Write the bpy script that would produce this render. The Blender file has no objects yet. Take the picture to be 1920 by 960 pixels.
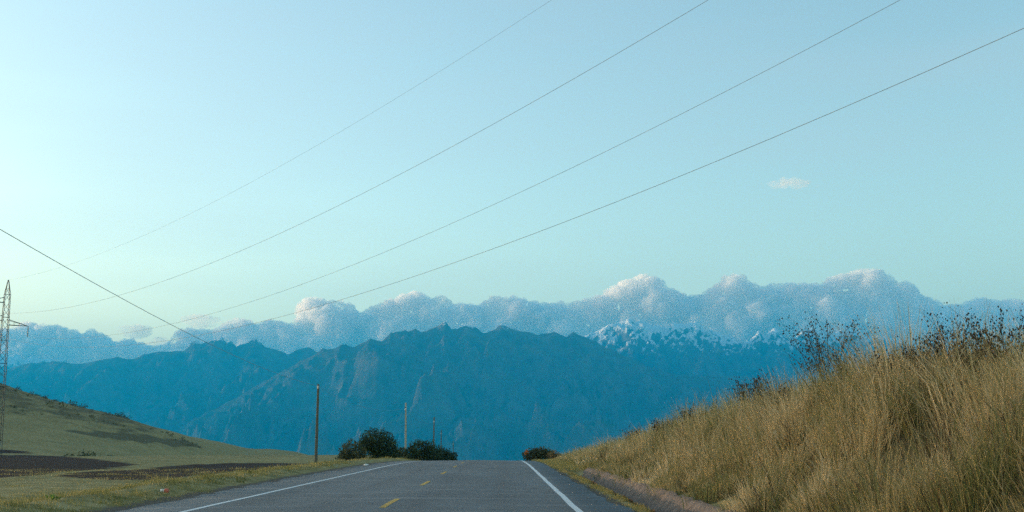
import bpy, bmesh, math, random
import numpy as np
from mathutils import Vector

random.seed(7)
rng = np.random.default_rng(7)
scene = bpy.context.scene
C = scene.collection

# ------------------------------------------------------------------ camera
F_PX, EYE = 2060.0, 1.245                       # focal length in photo pixels, eye height of a car driver
PITCH = math.atan(345 / F_PX)
YAW = math.atan(18 / F_PX * math.cos(PITCH))
cam_data = bpy.data.cameras.new('camera')
cam_data.sensor_width = 36.0
cam_data.lens = 36.0 * F_PX / 1920.0
cam_data.clip_start = 0.1
cam_data.clip_end = 120000.0
cam = bpy.data.objects.new('camera', cam_data)
cam.location = (0, 0, EYE)
cam.rotation_euler = (math.pi / 2 + PITCH, 0, -YAW)
C.objects.link(cam)
scene.camera = cam

# ------------------------------------------------------------------ sky, sun, exposure
SUN_EL, SUN_AZ = math.radians(3.6), math.radians(-67)     # low sun, front left of the road
world = bpy.data.worlds.new('World')
scene.world = world
world.use_nodes = True
wn, wl = world.node_tree.nodes, world.node_tree.links
wn.clear()
sky = wn.new('ShaderNodeTexSky'); sky.sky_type = 'NISHITA'
sky.sun_disc = False
sky.sun_elevation = SUN_EL
sky.sun_rotation = SUN_AZ
sky.altitude = 0
sky.air_density = 1.0
sky.dust_density = 1.0
sky.ozone_density = 1.7
tint = wn.new('ShaderNodeMix'); tint.data_type = 'RGBA'; tint.blend_type = 'MULTIPLY'
tint.inputs[0].default_value = 1.0
tint.inputs[7].default_value = (1.08, 1.0, 0.87, 1)
bg = wn.new('ShaderNodeBackground'); bg.inputs['Strength'].default_value = 0.15
wo = wn.new('ShaderNodeOutputWorld')
tc = wn.new('ShaderNodeTexCoord'); mp = wn.new('ShaderNodeMapping'); mp.inputs['Scale'].default_value = (1.6, 1.6, 9.0); mp.inputs['Rotation'].default_value = (0.12, -0.22, 0.3)
cn = wn.new('ShaderNodeTexNoise'); cn.inputs['Scale'].default_value = 1.7; cn.inputs['Detail'].default_value = 5; cn.inputs['Roughness'].default_value = 0.5
cr = wn.new('ShaderNodeMapRange'); cr.inputs[1].default_value = 0.45; cr.inputs[2].default_value = 0.8; cr.inputs[4].default_value = 0.35
veil = wn.new('ShaderNodeMix'); veil.data_type = 'RGBA'; veil.blend_type = 'SCREEN'; veil.inputs[7].default_value = (0.55, 0.52, 0.46, 1)   # thin high cirrus
wl.new(tc.outputs['Generated'], mp.inputs[0]); wl.new(mp.outputs[0], cn.inputs['Vector']); wl.new(cn.outputs[0], cr.inputs[0]); wl.new(cr.outputs[0], veil.inputs[0])
wl.new(sky.outputs[0], tint.inputs[6]); wl.new(tint.outputs[2], veil.inputs[6]); wl.new(veil.outputs[2], bg.inputs['Color']); wl.new(bg.outputs[0], wo.inputs['Surface'])

sun_dir = Vector((math.sin(SUN_AZ) * math.cos(SUN_EL), math.cos(SUN_AZ) * math.cos(SUN_EL), math.sin(SUN_EL)))
sun_data = bpy.data.lights.new('sun', 'SUN')
sun_data.energy = 1.7
sun_data.angle = math.radians(5)
sun_data.color = (1.0, 0.71, 0.41)
sun = bpy.data.objects.new('sun', sun_data)
sun.rotation_euler = (-sun_dir).to_track_quat('-Z', 'Y').to_euler()
sun.location = sun_dir * 300
C.objects.link(sun)

vs = scene.view_settings
vs.view_transform = 'Standard'; vs.look = 'None'; vs.gamma = 1.0; vs.use_curve_mapping = False
vs.exposure = 2.28
scene.cycles.use_denoising = False
scene.cycles.volume_bounces = 12
scene.cycles.sample_clamp_direct = 2.0
scene.cycles.sample_clamp_indirect = 0.6
scene.cycles.max_bounces = 14
scene.cycles.diffuse_bounces = 2
scene.cycles.transparent_max_bounces = 48

# ------------------------------------------------------------------ pixel helpers (a pixel is a direction only)
_cp, _sp, _cy, _sy = math.cos(PITCH), math.sin(PITCH), math.cos(YAW), math.sin(YAW)
def ray(px, py):
    X, Z = (px - 960) / F_PX, (480 - py) / F_PX
    y, z = _cp - Z * _sp, _sp + Z * _cp
    return np.array([X * _cy + y * _sy, -X * _sy + y * _cy, z])
def at(px, py, Y):
    d = ray(px, py); return d * Y / d[1] + np.array([0, 0, EYE])
def on_z(px, py, z=0.0):
    d = ray(px, py); return d * ((z - EYE) / d[2]) + np.array([0, 0, EYE])
def pix(x, y, z):
    xr, yr, zr_ = x * _cy - y * _sy, x * _sy + y * _cy, z - EYE
    fw, up = yr * _cp + zr_ * _sp, -yr * _sp + zr_ * _cp
    fw = np.maximum(fw, 1e-3)
    return 960 + F_PX * xr / fw, 480 - F_PX * up / fw

# ------------------------------------------------------------------ noise
def _hash(ix, iy, s):
    h = (ix.astype(np.int64) * 374761393 + iy.astype(np.int64) * 668265263 + s * 1274126177) & 0xFFFFFFFF
    h = ((h ^ (h >> 13)) * 1274126177) & 0xFFFFFFFF
    h = ((h ^ (h >> 16)) * 2246822519) & 0xFFFFFFFF
    return (h ^ (h >> 15)) & 0xFFFFFFFF
def noise(x, y, s=0):
    x, y = np.broadcast_arrays(np.asarray(x, float), np.asarray(y, float))
    ix, iy = np.floor(x), np.floor(y)
    fx, fy = x - ix, y - iy
    ux, uy = fx * fx * fx * (fx * (fx * 6 - 15) + 10), fy * fy * fy * (fy * (fy * 6 - 15) + 10)
    def g(dx, dy):
        a = _hash(ix + dx, iy + dy, s) / 4294967296.0 * 2 * np.pi
        return np.cos(a) * (fx - dx) + np.sin(a) * (fy - dy)
    return 1.5 * ((g(0, 0) * (1 - ux) + g(1, 0) * ux) * (1 - uy) + (g(0, 1) * (1 - ux) + g(1, 1) * ux) * uy)
def fbm(x, y, o=4, s=0, gain=0.5):
    r, a = 0.0, 1.0
    for i in range(o):
        r = r + a * noise(x * 2 ** i, y * 2 ** i, s + i); a *= gain
    return r
def ridged(x, y, o=5, s=0, gain=0.55):
    r, a, w = 0.0, 1.0, 1.0
    for i in range(o):
        n = 1 - np.abs(noise(x * 2 ** i + 7.3 * i, y * 2 ** i, s + i)); n = n * n
        r = r + a * n * w; w = np.clip(n * 1.4, 0, 1); a *= gain
    return r
def sstep(a, b, x):
    t = np.clip((np.asarray(x, float) - a) / (b - a), 0, 1); return t * t * (3 - 2 * t)

# ------------------------------------------------------------------ mesh helpers
def link(name, me, mat=None, parent=None):
    o = bpy.data.objects.new(name, me); C.objects.link(o)
    if mat is not None: me.materials.append(mat)
    if parent is not None: o.parent = parent
    return o
def mesh(name, v, f, smooth=False):
    me = bpy.data.meshes.new(name)
    v = np.asarray(v, np.float32); me.vertices.add(len(v)); me.vertices.foreach_set('co', v.ravel())
    if isinstance(f, np.ndarray):
        k = f.shape[1]; n = len(f); idx = f.ravel()
        starts = np.arange(n) * k; 
    else:
        idx = np.fromiter((i for p in f for i in p), np.int32); ln = np.array([len(p) for p in f]); n = len(f)
        starts = np.concatenate([[0], np.cumsum(ln)[:-1]])
    me.loops.add(len(idx)); me.loops.foreach_set('vertex_index', idx.astype(np.int32))
    me.polygons.add(n); me.polygons.foreach_set('loop_start', starts.astype(np.int32))
    if smooth: me.polygons.foreach_set('use_smooth', np.ones(n, bool))
    me.update(calc_edges=True); me.validate()
    return me
def grid_mesh(name, X, Y, Z, smooth=True):
    r, c = X.shape
    i = np.arange(r * c).reshape(r, c)
    f = np.stack([i[:-1, :-1], i[:-1, 1:], i[1:, 1:], i[1:, :-1]], -1).reshape(-1, 4)
    return mesh(name, np.stack([X, Y, Z], -1).reshape(-1, 3), f, smooth)
def attr(me, name, vals, dom='POINT'):
    a = me.attributes.new(name, 'FLOAT', dom); a.data.foreach_set('value', np.asarray(vals, np.float32).ravel())
def structure(o): o['kind'] = 'structure'; return o
def stuff(o, label, cat): o['kind'] = 'stuff'; o['label'] = label; o['category'] = cat; return o
def tag(o, label, cat, group=None):
    o['label'] = label; o['category'] = cat
    if group: o['group'] = group
    return o
def empty(name, loc):
    o = bpy.data.objects.new(name, None); o.location = loc; o.empty_display_size = 0.3; C.objects.link(o); return o
def tube(v, f, pts, rad, n=6, cap=True):
    """append a tapered tube along pts to vertex list v and face list f"""
    pts = [Vector(p) for p in pts]; b = len(v)
    if not hasattr(rad, '__len__'): rad = [rad] * len(pts)
    for k, p in enumerate(pts):
        d = (pts[min(k + 1, len(pts) - 1)] - pts[max(k - 1, 0)]).normalized()
        a = d.cross(Vector((0.31, 0.2, 0.93)) if abs(d.z) < 0.9 else Vector((1, 0, 0))).normalized(); c = d.cross(a)
        for j in range(n):
            t = 2 * math.pi * j / n; v.append(tuple(p + (a * math.cos(t) + c * math.sin(t)) * rad[k]))
    for k in range(len(pts) - 1):
        for j in range(n):
            f.append((b + k * n + j, b + k * n + (j + 1) % n, b + (k + 1) * n + (j + 1) % n, b + (k + 1) * n + j))
    if cap:
        f.append(tuple(b + j for j in reversed(range(n)))); f.append(tuple(b + (len(pts) - 1) * n + j for j in range(n)))
def bar(v, f, a, b, w):
    tube(v, f, [a, b], w, 4)
def make(name, v, f, mat, parent=None, loc=None, smooth=False):
    if loc is not None: v = np.asarray(v) - np.asarray(loc)
    return link(name, mesh(name, v, f, smooth), mat, parent)

# ------------------------------------------------------------------ materials
def newmat(name):
    m = bpy.data.materials.new(name); m.use_nodes = True
    nt = m.node_tree; nt.nodes.clear()
    return m, nt
class NT:
    def __init__(s, nt): s.nt = nt
    def n(s, t, **k):
        o = s.nt.nodes.new(t)
        for a, b in k.items(): setattr(o, a, b)
        return o
    def l(s, a, b): s.nt.links.new(a, b)
    def pos(s): return s.n('ShaderNodeNewGeometry').outputs['Position']
    def noise(s, vec, scale, detail=4, rough=0.55, mul=(1, 1, 1)):
        m = s.n('ShaderNodeMapping'); m.inputs['Scale'].default_value = mul
        t = s.n('ShaderNodeTexNoise'); t.inputs['Scale'].default_value = scale; t.inputs['Detail'].default_value = detail; t.inputs['Roughness'].default_value = rough
        s.l(vec, m.inputs['Vector']); s.l(m.outputs[0], t.inputs['Vector']); return t.outputs[0]
    def rng(s, val, a, b, c=0.0, d=1.0):
        r = s.n('ShaderNodeMapRange'); s.l(val, r.inputs[0])
        for i, x in enumerate((a, b, c, d)): r.inputs[i + 1].default_value = x
        return r.outputs[0]
    def ramp(s, val, stops):
        r = s.n('ShaderNodeValToRGB'); e = r.color_ramp.elements
        while len(e) < len(stops): e.new(0.5)
        for k, (p, c) in enumerate(stops): e[k].position = p; e[k].color = (*c, 1)
        s.l(val, r.inputs[0]); return r.outputs[0]
    def mix(s, fac, a, b, mode='MIX'):
        m = s.n('ShaderNodeMix', data_type='RGBA', blend_type=mode)
        for sock, x in ((m.inputs[0], fac), (m.inputs[6], a), (m.inputs[7], b)):
            if hasattr(x, 'is_linked'): s.l(x, sock)
            elif isinstance(x, (int, float)): sock.default_value = x
            else: sock.default_value = (*x, 1)
        return m.outputs[2]
    def math(s, op, a, b=0.0, c=None):
        m = s.n('ShaderNodeMath', operation=op)
        for i, x in enumerate((a, b) if c is None else (a, b, c)):
            if hasattr(x, 'is_linked'): s.l(x, m.inputs[i])
            else: m.inputs[i].default_value = x
        return m.outputs[0]
    def attr(s, name): return s.n('ShaderNodeAttribute', attribute_name=name).outputs['Fac']
    def out(s, col, rough=0.9, bump=None, strength=0.3, dist=0.02, spec=0.2, metal=0.0, trans=0.0):
        p = s.n('ShaderNodeBsdfPrincipled')
        if hasattr(col, 'is_linked'): s.l(col, p.inputs['Base Color'])
        else: p.inputs['Base Color'].default_value = (*col, 1)
        if hasattr(rough, 'is_linked'): s.l(rough, p.inputs['Roughness'])
        else: p.inputs['Roughness'].default_value = rough
        p.inputs['Specular IOR Level'].default_value = spec; p.inputs['Metallic'].default_value = metal
        if bump is not None:
            b = s.n('ShaderNodeBump'); b.inputs['Strength'].default_value = strength; b.inputs['Distance'].default_value = dist
            s.l(bump, b.inputs['Height']); s.l(b.outputs[0], p.inputs['Normal'])
        o = s.n('ShaderNodeOutputMaterial'); sh = p.outputs[0]
        if trans > 0:
            t = s.n('ShaderNodeBsdfTranslucent')
            if hasattr(col, 'is_linked'): s.l(col, t.inputs[0])
            else: t.inputs[0].default_value = (*col, 1)
            mx = s.n('ShaderNodeMixShader'); mx.inputs[0].default_value = trans
            s.l(p.outputs[0], mx.inputs[1]); s.l(t.outputs[0], mx.inputs[2]); sh = mx.outputs[0]
        s.l(sh, o.inputs['Surface'])

def m_plain(name, col, rough=0.8, var=0.25, scale=8.0, spec=0.2, metal=0.0):
    m, nt = newmat(name); N = NT(nt)
    c = N.ramp(N.noise(N.pos(), scale, 5), [(0.3, tuple(x * (1 - var) for x in col)), (0.7, tuple(x * (1 + var) for x in col))])
    N.out(c, rough, spec=spec, metal=metal); return m

def m_ground():
    m, nt = newmat('field_ground'); N = NT(nt); P = N.pos()
    n1 = N.noise(P, 0.12, 6, 0.6); n2 = N.noise(P, 1.7, 6, 0.65); n3 = N.noise(P, 9.0, 4, 0.6)
    grass = N.ramp(n1, [(0.3, (0.15, 0.135, 0.055)), (0.5, (0.25, 0.205, 0.085)), (0.72, (0.34, 0.27, 0.12))])
    grass = N.mix(N.rng(n2, 0.45, 0.7), grass, (0.38, 0.31, 0.15))
    grass = N.mix(N.math('MULTIPLY', N.rng(n2, 0.52, 0.38), 0.7), grass, (0.11, 0.115, 0.045))
    stripes = N.noise(P, 0.9, 3, 0.5, (0.05, 1.0, 1.0))
    grass = N.mix(N.math('MULTIPLY', N.rng(stripes, 0.45, 0.65), 0.35), grass, (0.17, 0.14, 0.06))
    soil = N.ramp(N.noise(P, 2.5, 6, 0.7), [(0.3, (0.016, 0.010, 0.008)), (0.7, (0.040, 0.024, 0.018))])
    ragged = N.math('ADD', N.attr('plough'), N.math('MULTIPLY', N.math('SUBTRACT', n2, 0.5), 0.9))
    c = N.mix(N.rng(ragged, 0.40, 0.60), grass, soil)
    scrub_c = N.ramp(n2, [(0.35, (0.045, 0.052, 0.025)), (0.65, (0.17, 0.14, 0.07))])
    sn = N.math('ADD', N.attr('scrub'), N.math('MULTIPLY', N.math('SUBTRACT', N.noise(P, 0.09, 6, 0.7, (1, 1, 3)), 0.5), 1.4))
    c = N.mix(N.rng(sn, 0.40, 0.62), c, scrub_c)
    gravel = N.ramp(n3, [(0.3, (0.060, 0.050, 0.042)), (0.7, (0.15, 0.125, 0.10))])
    gn = N.math('ADD', N.attr('gravel'), N.math('MULTIPLY', N.math('SUBTRACT', n2, 0.5), 1.1))
    c = N.mix(N.rng(gn, 0.42, 0.6), c, gravel)
    N.out(c, 0.95, N.math('ADD', n2, n3), 0.6, 0.08, 0.1); return m

def m_asphalt():
    m, nt = newmat('worn_asphalt'); N = NT(nt); P = N.pos()
    big = N.noise(P, 0.35, 5, 0.6, (1, 0.25, 1)); fine = N.noise(P, 60, 3, 0.7); mid = N.noise(P, 4, 5, 0.65)
    c = N.ramp(big, [(0.3, (0.066, 0.074, 0.080)), (0.7, (0.138, 0.152, 0.160))])
    c = N.mix(N.math('MULTIPLY', N.rng(mid, 0.35, 0.75), 0.5), c, (0.155, 0.165, 0.168))
    c = N.mix(N.math('MULTIPLY', N.rng(fine, 0.5, 0.75), 0.4), c, (0.23, 0.22, 0.21))
    # two polished wheel tracks a lane, dust toward the edge
    x = N.n('ShaderNodeSeparateXYZ'); N.l(P, x.inputs[0])
    tr = N.math('SINE', N.math('MULTIPLY', N.math('ADD', x.outputs[0], 2.12), 2 * math.pi / 1.75))
    c = N.mix(N.math('MULTIPLY', N.rng(tr, 0.2, 1.0), 0.28), c, (0.075, 0.073, 0.074))
    # worn transverse seams and scuffs
    sc = N.noise(P, 0.8, 4, 0.6, (0.25, 2.2, 1))
    c = N.mix(N.math('MULTIPLY', N.rng(sc, 0.56, 0.66), 0.7), c, (0.26, 0.255, 0.25))
    v = N.n('ShaderNodeTexVoronoi', feature='DISTANCE_TO_EDGE'); v.inputs['Scale'].default_value = 0.42
    wv = N.n('ShaderNodeVectorMath', operation='ADD'); nz = N.n('ShaderNodeTexNoise'); nz.inputs['Scale'].default_value = 1.3
    N.l(P, nz.inputs['Vector']); N.l(P, wv.inputs[0]); N.l(nz.outputs['Color'], wv.inputs[1]); N.l(wv.outputs[0], v.inputs['Vector'])
    c = N.mix(N.math('MULTIPLY', N.rng(v.outputs[0], 0.012, 0.0), 0.7), c, (0.04, 0.04, 0.04))
    N.out(c, 0.82, N.math('ADD', fine, mid), 0.35, 0.01, 0.35); return m

def m_paint(name, col, wear):
    m, nt = newmat(name); N = NT(nt); P = N.pos()
    w = N.rng(N.noise(P, 14, 6, 0.75), wear - 0.08, wear + 0.08)
    c = N.mix(w, (0.075, 0.07, 0.07), N.mix(N.noise(P, 3, 3), tuple(x * 0.8 for x in col), col))
    N.out(c, 0.7, spec=0.3); return m

def m_tinted(name, stops, trans=0.25, rough=0.7):
    m, nt = newmat(name); N = NT(nt)
    N.out(N.ramp(N.attr('tint'), stops), rough, spec=0.15, trans=trans); return m

def m_mountain():
    m, nt = newmat('mountain_slopes'); N = NT(nt); P = N.pos()
    g = N.n('ShaderNodeNewGeometry'); nz = N.n('ShaderNodeSeparateXYZ'); N.l(g.outputs['Normal'], nz.inputs[0])
    n1 = N.noise(P, 0.0012, 8, 0.6); n2 = N.noise(P, 0.006, 8, 0.65)
    veg = N.ramp(n1, [(0.3, (0.018, 0.020, 0.012)), (0.5, (0.050, 0.044, 0.024)), (0.7, (0.12, 0.092, 0.05))])
    n3 = N.noise(P, 0.03, 5, 0.7)
    veg = N.mix(N.rng(n2, 0.48, 0.66), veg, (0.014, 0.018, 0.010))
    veg = N.mix(N.math('MULTIPLY', N.rng(n3, 0.5, 0.7), 0.6), veg, (0.16, 0.13, 0.075))
    pz = N.n('ShaderNodeSeparateXYZ'); N.l(P, pz.inputs[0])
    high = N.math('MULTIPLY', N.rng(pz.outputs[2], 450.0, 1050.0), N.rng(n2, 0.38, 0.62))
    veg = N.mix(N.math('MULTIPLY', high, 0.75), veg, (0.24, 0.165, 0.085))   # bleached high grassland; this tan also stands in for thinner haze up there
    rock = N.ramp(n2, [(0.3, (0.05, 0.045, 0.04)), (0.7, (0.16, 0.14, 0.12))])
    c = N.mix(N.rng(N.math('ADD', nz.outputs[2], N.math('MULTIPLY', N.math('SUBTRACT', n2, 0.5), 0.5)), 0.88, 0.72), veg, rock)
    streak = N.noise(P, 0.016, 8, 0.70, (1.0, 1.0, 0.42))
    sn = N.math('ADD', N.attr('snow'), N.math('MULTIPLY', N.math('SUBTRACT', streak, 0.5), 4.2))
    sn = N.math('ADD', sn, N.math('MULTIPLY', N.math('SUBTRACT', nz.outputs[2], 0.72), 2.2))
    sn = N.math('MULTIPLY', N.rng(sn, 0.62, 0.78), N.rng(N.attr('snow'), 0.12, 0.4))
    c = N.mix(sn, c, (0.80, 0.82, 0.85))
    N.out(c, 0.95, N.math('ADD', n2, N.math('MULTIPLY', n3, 0.4)), 1.0, 45.0, 0.05); return m

M_GROUND = m_ground(); M_ASPHALT = m_asphalt()
M_WHITE = m_paint('white_road_paint', (0.72, 0.74, 0.74), 0.36)
M_YELLOW = m_paint('yellow_road_paint', (0.62, 0.36, 0.03), 0.42)
M_DITCH = m_plain('bare_earth_ditch', (0.19, 0.145, 0.118), 0.95, 0.4, 5.0, 0.1)
M_WOOD = m_plain('weathered_pole_wood', (0.10, 0.105, 0.082), 0.85, 0.35, 6.0)
M_STEEL = m_plain('dull_galvanised_steel', (0.07, 0.085, 0.09), 0.6, 0.2, 1.5, 0.3, 0.2)
M_WIRE = m_plain('dull_cable', (0.20, 0.23, 0.23), 0.6, 0.15, 0.2)
M_INSUL = m_plain('dark_glass_insulator', (0.05, 0.06, 0.055), 0.25, 0.2, 4.0, 0.5)
M_CERAM = m_plain('pale_ceramic', (0.62, 0.60, 0.56), 0.35, 0.1, 4.0, 0.5)
M_BARK = m_plain('bush_bark', (0.075, 0.058, 0.042), 0.9, 0.3, 12.0)
M_MOUNT = m_mountain()

# ------------------------------------------------------------------ ground form
ROAD_L, ROAD_R = -6.9, 2.35
def road_z(y):
    y = np.asarray(y, float); k = 0.000253; y0, y1 = 51.0, 110.0
    z = np.where(y < y0, 0.0, -k * (np.clip(y, y0, y1) - y0) ** 2)
    z = z - 0.030 * np.clip(y - y1, 0, 600) - 0.12 * np.clip(y - 710, 0, 1e5)
    return z
_HILL_PX = [(-60, 704), (0, 722), (30, 733), (60, 742), (100, 752), (150, 765), (200, 778), (250, 790), (300, 803), (350, 816), (400, 831), (440, 846), (470, 856)]
_hp = np.array([at(a, b, 420.0) for a, b in _HILL_PX])
_HX = np.concatenate([[-2500, -900, -650, -420], _hp[:, 0], [-60, 200]])
_HZ = np.concatenate([[62, 58, 52, 42], _hp[:, 2] + 2.4, [0, 0]])  # unseen left end of the hill, heights shaped to half block the low sun
def ditch_w(y): return 1 - sstep(46.5, 49.5, y)
def ground_z(x, y):
    x, y = np.asarray(x, float), np.asarray(y, float)
    rz = road_z(y)
    # left: verge, dip beside the road, fields, hill
    field = -0.010 * np.clip(y - 35, 0, 190) + 0.05 * fbm(x / 9, y / 9, 3, 5)
    dip = 1.15 * sstep(55, 85, y) * (1 - sstep(170, 240, y)) * sstep(-60, -22, x)
    field = field - dip - 0.05 * np.clip(y - 240, 0, 600) * sstep(-150, -60, x) - 0.16 * np.clip(y - 700, 0, 1e5)
    hill = np.interp(x * 420 / np.maximum(y, 420), _HX, _HZ) * sstep(185, 425, y)
    hill = hill + sstep(200, 420, y) * sstep(-60, -140, x) * 0.9 * fbm(x / 40, y / 60, 4, 11)
    left = field + hill
    verge = rz - 0.04 + 0.16 * np.exp(-((x + 8.6) / 0.8) ** 2) * (1 + 0.5 * noise(x / 2, y / 3, 3)) + 0.03 * noise(x * 1.1, y * 0.9, 4)
    zl = verge + (left - verge) * sstep(-9.2, -15.0, x)
    # right: ditch lip, cut bank with a flat top
    crest = np.interp(y, [-80, 10, 22, 30, 38, 48, 60, 75, 95, 130], [1.7, 1.65, 1.85, 1.75, 1.35, 0.95, 0.60, 0.28, 0.12, 0.1])
    crest = crest * (1 + 0.18 * noise(y / 7.0, 0.3, 21)) + 0.10 * noise(y / 2.6, x / 2.0, 22)
    rise = sstep(3.7, 7.3, x)
    bank = crest * rise + 0.035 * np.clip(x - 7, 0, 60) * sstep(95, 40, y) + 0.06 * noise(x * 1.3, y * 1.1, 23) * sstep(3.9, 4.6, x)
    zr_ = rz - 0.04 + bank - 0.16 * np.clip(y - 700, 0, 1e5) * sstep(30, 200, x)
    dp = ditch_w(y) * np.interp(x, [2.66, 2.78, 3.05, 3.25, 3.78, 3.95], [0, 0.10, 0.52, 0.55, 0.03, 0])
    zr_ = zr_ - dp - 0.10 * (1 - ditch_w(y)) * np.exp(-((x - 3.1) / 0.5) ** 2)
    w = sstep(-5, -4, x)
    z = zl * (1 - w) + zr_ * w
    under = (x > ROAD_L + 0.15) & (x < ROAD_R - 0.15)
    return np.where(under, rz - 0.10, z)

def lines(spec):
    out = [spec[0][0]]
    for a, b, st in spec:
        n = max(1, int(round((b - a) / st))); out += list(np.linspace(a, b, n + 1)[1:])
    return np.array(out)
gx_r = lines([(-2.0, 2.0, 1.0), (2.0, 4.2, 0.09), (4.2, 9, 0.22), (9, 20, 1.0), (20, 60, 4), (60, 300, 24), (300, 3000, 270), (3000, 9000, 1500)])
gx_l = lines([(2.0, 6.0, 1.0), (6.0, 16, 0.25), (16, 30, 0.6), (30, 90, 1.5), (90, 330, 3.5), (330, 1000, 40), (1000, 9000, 800)])
gx = np.concatenate([-gx_l[::-1], gx_r[1:]])
gy = lines([(-120, 4, 4), (4, 60, 0.45), (60, 140, 0.8), (140, 260, 1.6), (260, 460, 2.5), (460, 900, 22), (900, 3400, 120)])
GX, GY = np.meshgrid(gx, gy)
GZ = ground_z(GX, GY)
GZ = np.maximum(GZ, -330)
me = grid_mesh('ground', GX, GY, GZ)
PX, PY = pix(GX, GY, GZ)
def poly_mask(px, py, poly):
    inside = np.zeros(px.shape, bool); n = len(poly)
    for i in range(n):
        (x1, y1), (x2, y2) = poly[i], poly[(i + 1) % n]
        if y1 == y2: continue
        inside ^= ((y1 > py) != (y2 > py)) & (px < (x2 - x1) * (py - y1) / (y2 - y1) + x1)
    return inside
lf = (GX < -11) & (GY > 20) & (GY < 430)
plough = np.zeros(GX.shape)
for poly, w in (([(-300, 845), (0, 853), (100, 854), (180, 861), (258, 871), (200, 880), (110, 885), (50, 893), (-20, 897), (-300, 900)], 1.0),
                ([(100, 893), (130, 886), (260, 880), (330, 872), (430, 868), (520, 868), (600, 870), (590, 879), (480, 884), (390, 897), (300, 901), (190, 900)], 0.72),
                ([(-300, 835), (0, 842), (40, 845), (66, 850), (-10, 851), (-300, 847)], 0.8),
                ([(320, 838), (420, 838), (470, 846), (560, 857), (440, 856), (370, 848)], 0.4)):
    plough = np.maximum(plough, w * (poly_mask(PX, PY, poly) & lf))
hz = GZ
scrub = np.where((GX < -60) & (GY > 240), 0.05 + 0.50 * sstep(0.35, 1.0, np.clip(GZ / np.maximum(np.interp(GX, _HX, _HZ) - 2, 3), 0, 1)), 0.0)
scrub = np.maximum(scrub, 0.85 * (poly_mask(PX, PY, [(105, 806), (230, 812), (330, 822), (440, 845), (400, 843), (300, 833), (200, 822)]) & lf))
gravel = np.zeros(GX.shape)
gravel = np.maximum(gravel, 0.75 * sstep(-8.0, -7.2, GX) * (GX < 0))
gravel = np.maximum(gravel, 0.62 * sstep(2.65, 2.4, GX) * (GX > 0))
scrub = np.maximum(scrub, 0.9 * sstep(4.0, 4.5, GX) * (GY < 130))
attr(me, 'plough', plough); attr(me, 'scrub', scrub); attr(me, 'gravel', gravel)
ground = structure(link('ground', me, M_GROUND))

# ------------------------------------------------------------------ road with markings
ry = lines([(-60, 4, 4), (4, 170, 1.0), (170, 700, 10)])
rx = np.array([ROAD_L, ROAD_L + 0.12, -5.8, -4, -2.1, 0, 1.4, ROAD_R - 0.1, ROAD_R])
RX, RY = np.meshgrid(rx, ry)
edge = np.zeros(RX.shape)
edge[:, 0] = 0.22 * noise(ry / 2.0, 0.5, 31) + 0.12 * noise(ry * 1.3, 0.5, 32); edge[:, -1] = 0.16 * noise(ry / 2.2, 7.5, 33) + 0.10 * noise(ry * 1.2, 2.5, 34)
edge[:, 1] = edge[:, 0] * 0.9; edge[:, -2] = edge[:, -1] * 0.9
# road widens to a strip of sealed shoulder on the left, as far as the grass edge
RX = RX + edge
RX[:, 0] -= np.interp(ry, [20, 52, 90], [0.1, 1.0, 1.2]); RX[:, 1] -= np.interp(ry, [20, 52, 90], [0.1, 1.0, 1.2])
camber = -0.012 * np.abs(RX + 2.1)
RZ = road_z(RY) + 0.03 + camber; RZ[:, 0] -= 0.09; RZ[:, -1] -= 0.09
road = structure(link('road', grid_mesh('road', RX, RY, RZ), M_ASPHALT))
def strip(name, x0, x1, y0, y1, mat, step=1.0, lift=0.004, wob=0.0):
    ys = np.linspace(y0, y1, max(2, int((y1 - y0) / step) + 1)); xs = np.linspace(x0, x1, 3)
    X, Y = np.meshgrid(xs, ys)
    X = X + wob * noise(Y / 3.0, X * 0, 41)
    Z = road_z(Y) + 0.03 - 0.012 * np.abs(X + 2.1) + lift
    return link(name, grid_mesh(name, X, Y, Z), mat, road)
strip('edge_line', -5.72, -5.60, -20, 165, M_WHITE, wob=0.02)['label'] = 'white edge line on the far left side'
strip('edge_line', 1.30, 1.43, -20, 165, M_WHITE, wob=0.02)['label'] = 'white edge line on the right side'
for k in range(-2, 13):
    y1 = 23.6 + 9.98 * k
    strip('center_dash', -2.25, -2.13, y1 - 3.1, y1, M_YELLOW, wob=0.02)

# roadside ditch of bare earth on the right
dy = lines([(-20, 49.2, 0.4)])
dx = np.array([2.70, 2.80, 2.92, 3.05, 3.15, 3.27, 3.42, 3.60, 3.76, 3.92])
dzp = np.array([0.005, -0.07, -0.27, -0.46, -0.50, -0.48, -0.33, -0.12, 0.035, 0.055])
DX, DY = np.meshgrid(dx, dy)
DZ = road_z(DY) - 0.03 + dzp[None, :] * (0.25 + 0.75 * ditch_w(DY - 0.6)) + 0.055 * fbm(DX * 1.6, DY * 1.3, 5, 51, 0.6)
DX = DX + 0.06 * fbm(DX * 0 + 3.1, DY / 2.3, 3, 52)
structure(link('roadside_ditch', grid_mesh('roadside_ditch', DX, DY, DZ + 0.03), M_DITCH))

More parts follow.
